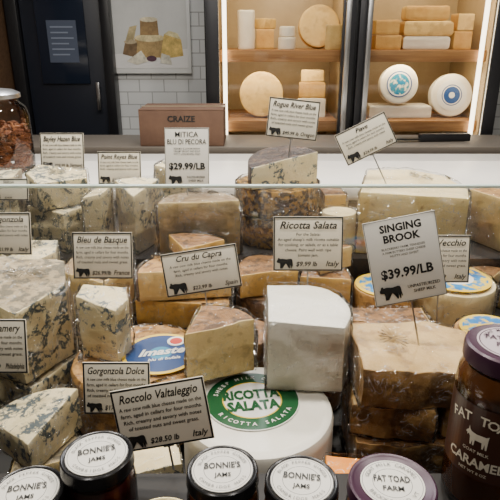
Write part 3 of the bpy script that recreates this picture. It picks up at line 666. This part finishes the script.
jar(-.074, .352, 1.219, .033, .078, pmat('brass_lid', (.45, .38, .2), .35, .7), LABW, AMB, [('JAM', -.003, .012)], None, 'small jar with brass-coloured lid', 0)
jx, jy, jb = .252, .472, 1.1405
e = empty('caramel_jar', (jx, jy, jb), (0, 0, -math.atan2(jx, jy) - rad(17))); info(e, 'tall mason jar of dark caramel with purple lid and white printing', 'jar')
b = .045
me = lathe_mesh('glass_body', [(.001, 0), (.04, 0), (.044, .005), (b, .012), (b, .136), (.0435, .151), (.039, .161), (.039, .174)], [GLASS], 64); addobj('glass_body', me, e)
me = lathe_mesh('contents', [(.001, .004), (.039, .004), (.0435, .012), (.0438, .136), (.0422, .150), (.038, .159), (.001, .161)], [pmat('caramel', (.26, .085, .016), .2, coat=.8)], 64); addobj('contents', me, e)
vs = []; fs = []; n = 96; prof = [(.0405, .163), (.0418, .1645), (.0418, .177), (.041, .1805), (.0385, .182), (.034, .1812), (.0005, .1812)]
for i, (r, z) in enumerate(prof):
    for k in range(n):
        rr_ = r + (.0005 if (k % 2 and i in (1, 2)) else 0); a = 2 * math.pi * k / n; vs.append((rr_ * math.cos(a), rr_ * math.sin(a), z))
for i in range(len(prof) - 1):
    for k in range(n): fs.append((i * n + k, i * n + (k + 1) % n, (i + 1) * n + (k + 1) % n, (i + 1) * n + k))
me = bpy.data.meshes.new('lid'); me.from_pydata(vs, [], fs); fin(me, [PURPLE], 40); addobj('lid', me, e)
PALEP = pmat('pale_lilac', (.45, .37, .40), .45)
l = disc_label(e, .031, [(.9, PALEP), (.94, PURPLE), (1, PALEP)], .1822, rot=25, name='lid_label')
lettering('lettering', [('FAT TOAD', 0, .002, .011, 'C', 0, .02, 0, .046), ('FARM', 0, -.011, .011, 'C', 0, .02, 0, .05)], mpz, PURPLE, l)
lettering('ring_lettering', arc_items('GOAT MILK CARAMEL', .0225, .005, 90, 9), mpz, PURPLE, l)
CR = .0462
cyl = lambda x, y: (CR * math.sin(x / CR), -CR * math.cos(x / CR), y)
PRW = pmat('cream_print', (.78, .72, .58), .5)
def strip(name, xa, xb, z0, z1, r, mat):
    V = []; Fc = []; m = 24
    for i in range(m + 1):
        x = xa + (xb - xa) * i / m
        for z in (z0, z1): V.append((r * math.sin(x / r), -r * math.cos(x / r), z))
    for i in range(m): Fc.append((2 * i, 2 * i + 2, 2 * i + 3, 2 * i + 1))
    me = bpy.data.meshes.new(name); me.from_pydata(V, [], Fc); me.materials.append(mat); return addobj(name, me, e)
strip('printed_label', -.05, .05, .048, .130, .0454, pmat('dark_label', (.060, .022, .012), .35))
items = [(ch, (i - 3.5) * .0082, .112 - abs(i - 3.5) ** 2 * .0005, .0140, 'C', 0, .02, -(i - 3.5) * .06) for i, ch in enumerate('FAT TOAD') if ch != ' ']
items += [('CARAMEL', 0, .062, .0145, 'C', 0, .025, 0, .058), ('GOAT MILK', 0, .078, .005, 'C', 0, .01), ('NET WT 8 OZ', 0, .054, .0045, 'C', 0, .01)]
lettering('printed_lettering', items, cyl, PRW, e)
GOAT = [(0, .50), (.02, .58), (.10, .66), (.12, .86), (.17, .70), (.24, .62), (.45, .58), (.85, .60), (.96, .68), (.94, .52), (.92, 0), (.86, 0), (.82, .26), (.78, 0), (.72, 0), (.70, .28), (.42, .28), (.40, 0), (.34, 0), (.32, .24), (.28, 0), (.22, 0), (.20, .36), (.13, .48), (.08, .38), (.06, .48)]
bm = bmesh.new(); f = bm.faces.new([bm.verts.new((p[0] - .5, p[1], 0)) for p in GOAT]); bmesh.ops.triangulate(bm, faces=[f], ngon_method='EAR_CLIP')
for v in bm.verts: v.co = cyl(v.co.x * .024, .086 + v.co.y * .024)
me = bpy.data.meshes.new('goat_emblem'); bm.to_mesh(me); bm.free(); me.materials.append(PRW); addobj('goat_emblem', me, e)

# ------------------------------------------------------------ LIGHTS (overhead lamps above the case, plus rows added for glints and fill)
def area(loc, rot, sx, sy, p, col=(1, .93, .82)):
    l = bpy.data.lights.new('overhead_and_fill_light', 'AREA'); l.shape = 'RECTANGLE'; l.size = sx; l.size_y = sy; l.energy = p; l.color = col
    o = bpy.data.objects.new('overhead_and_fill_light', l); COL.objects.link(o); o.location = loc; o.rotation_euler = tuple(rad(a) for a in rot)
for x in (-.8, -.25, .3, .85):
    area((x, .95, 2.75), (0, 0, 0), .12, .12, 12.5)
for x in (-.95, -.35, .35, .95):
    area((x, 1.9, 2.75), (-25, 0, 0), .12, .12, 10)  # row added behind the case to put glints on the wrap
for x in (-.7, 0, .7):
    area((x, 2.55, 2.8), (-40, 0, 0), .14, .10, 8, (.95, .97, 1))  # cooler back row, also added for glints on the film
for x in (-.5, .5):
    area((x, -.1, 2.6), (28, 0, 0), .12, .12, 5, (1, .94, .86))  # added front fill, gives glints on upright wrapped faces
area((-.2, 2.8, 2.8), (12, 0, 0), .8, .3, 4.5, (.97, .97, 1))  # soft fill added to lighten the back of the room
w = bpy.data.worlds.new('room_fill'); SC.world = w; w.use_nodes = True
w.node_tree.nodes['Background'].inputs[0].default_value = (.9, .95, 1, 1); w.node_tree.nodes['Background'].inputs[1].default_value = .03

# ------------------------------------------------------------ CAMERA
c = bpy.data.cameras.new('camera'); c.sensor_width = 36; c.lens = 40.3; c.clip_start = .02
co = bpy.data.objects.new('camera', c); COL.objects.link(co); co.location = (0, 0, 1.6); co.rotation_euler = (rad(69), 0, 0)
SC.camera = co
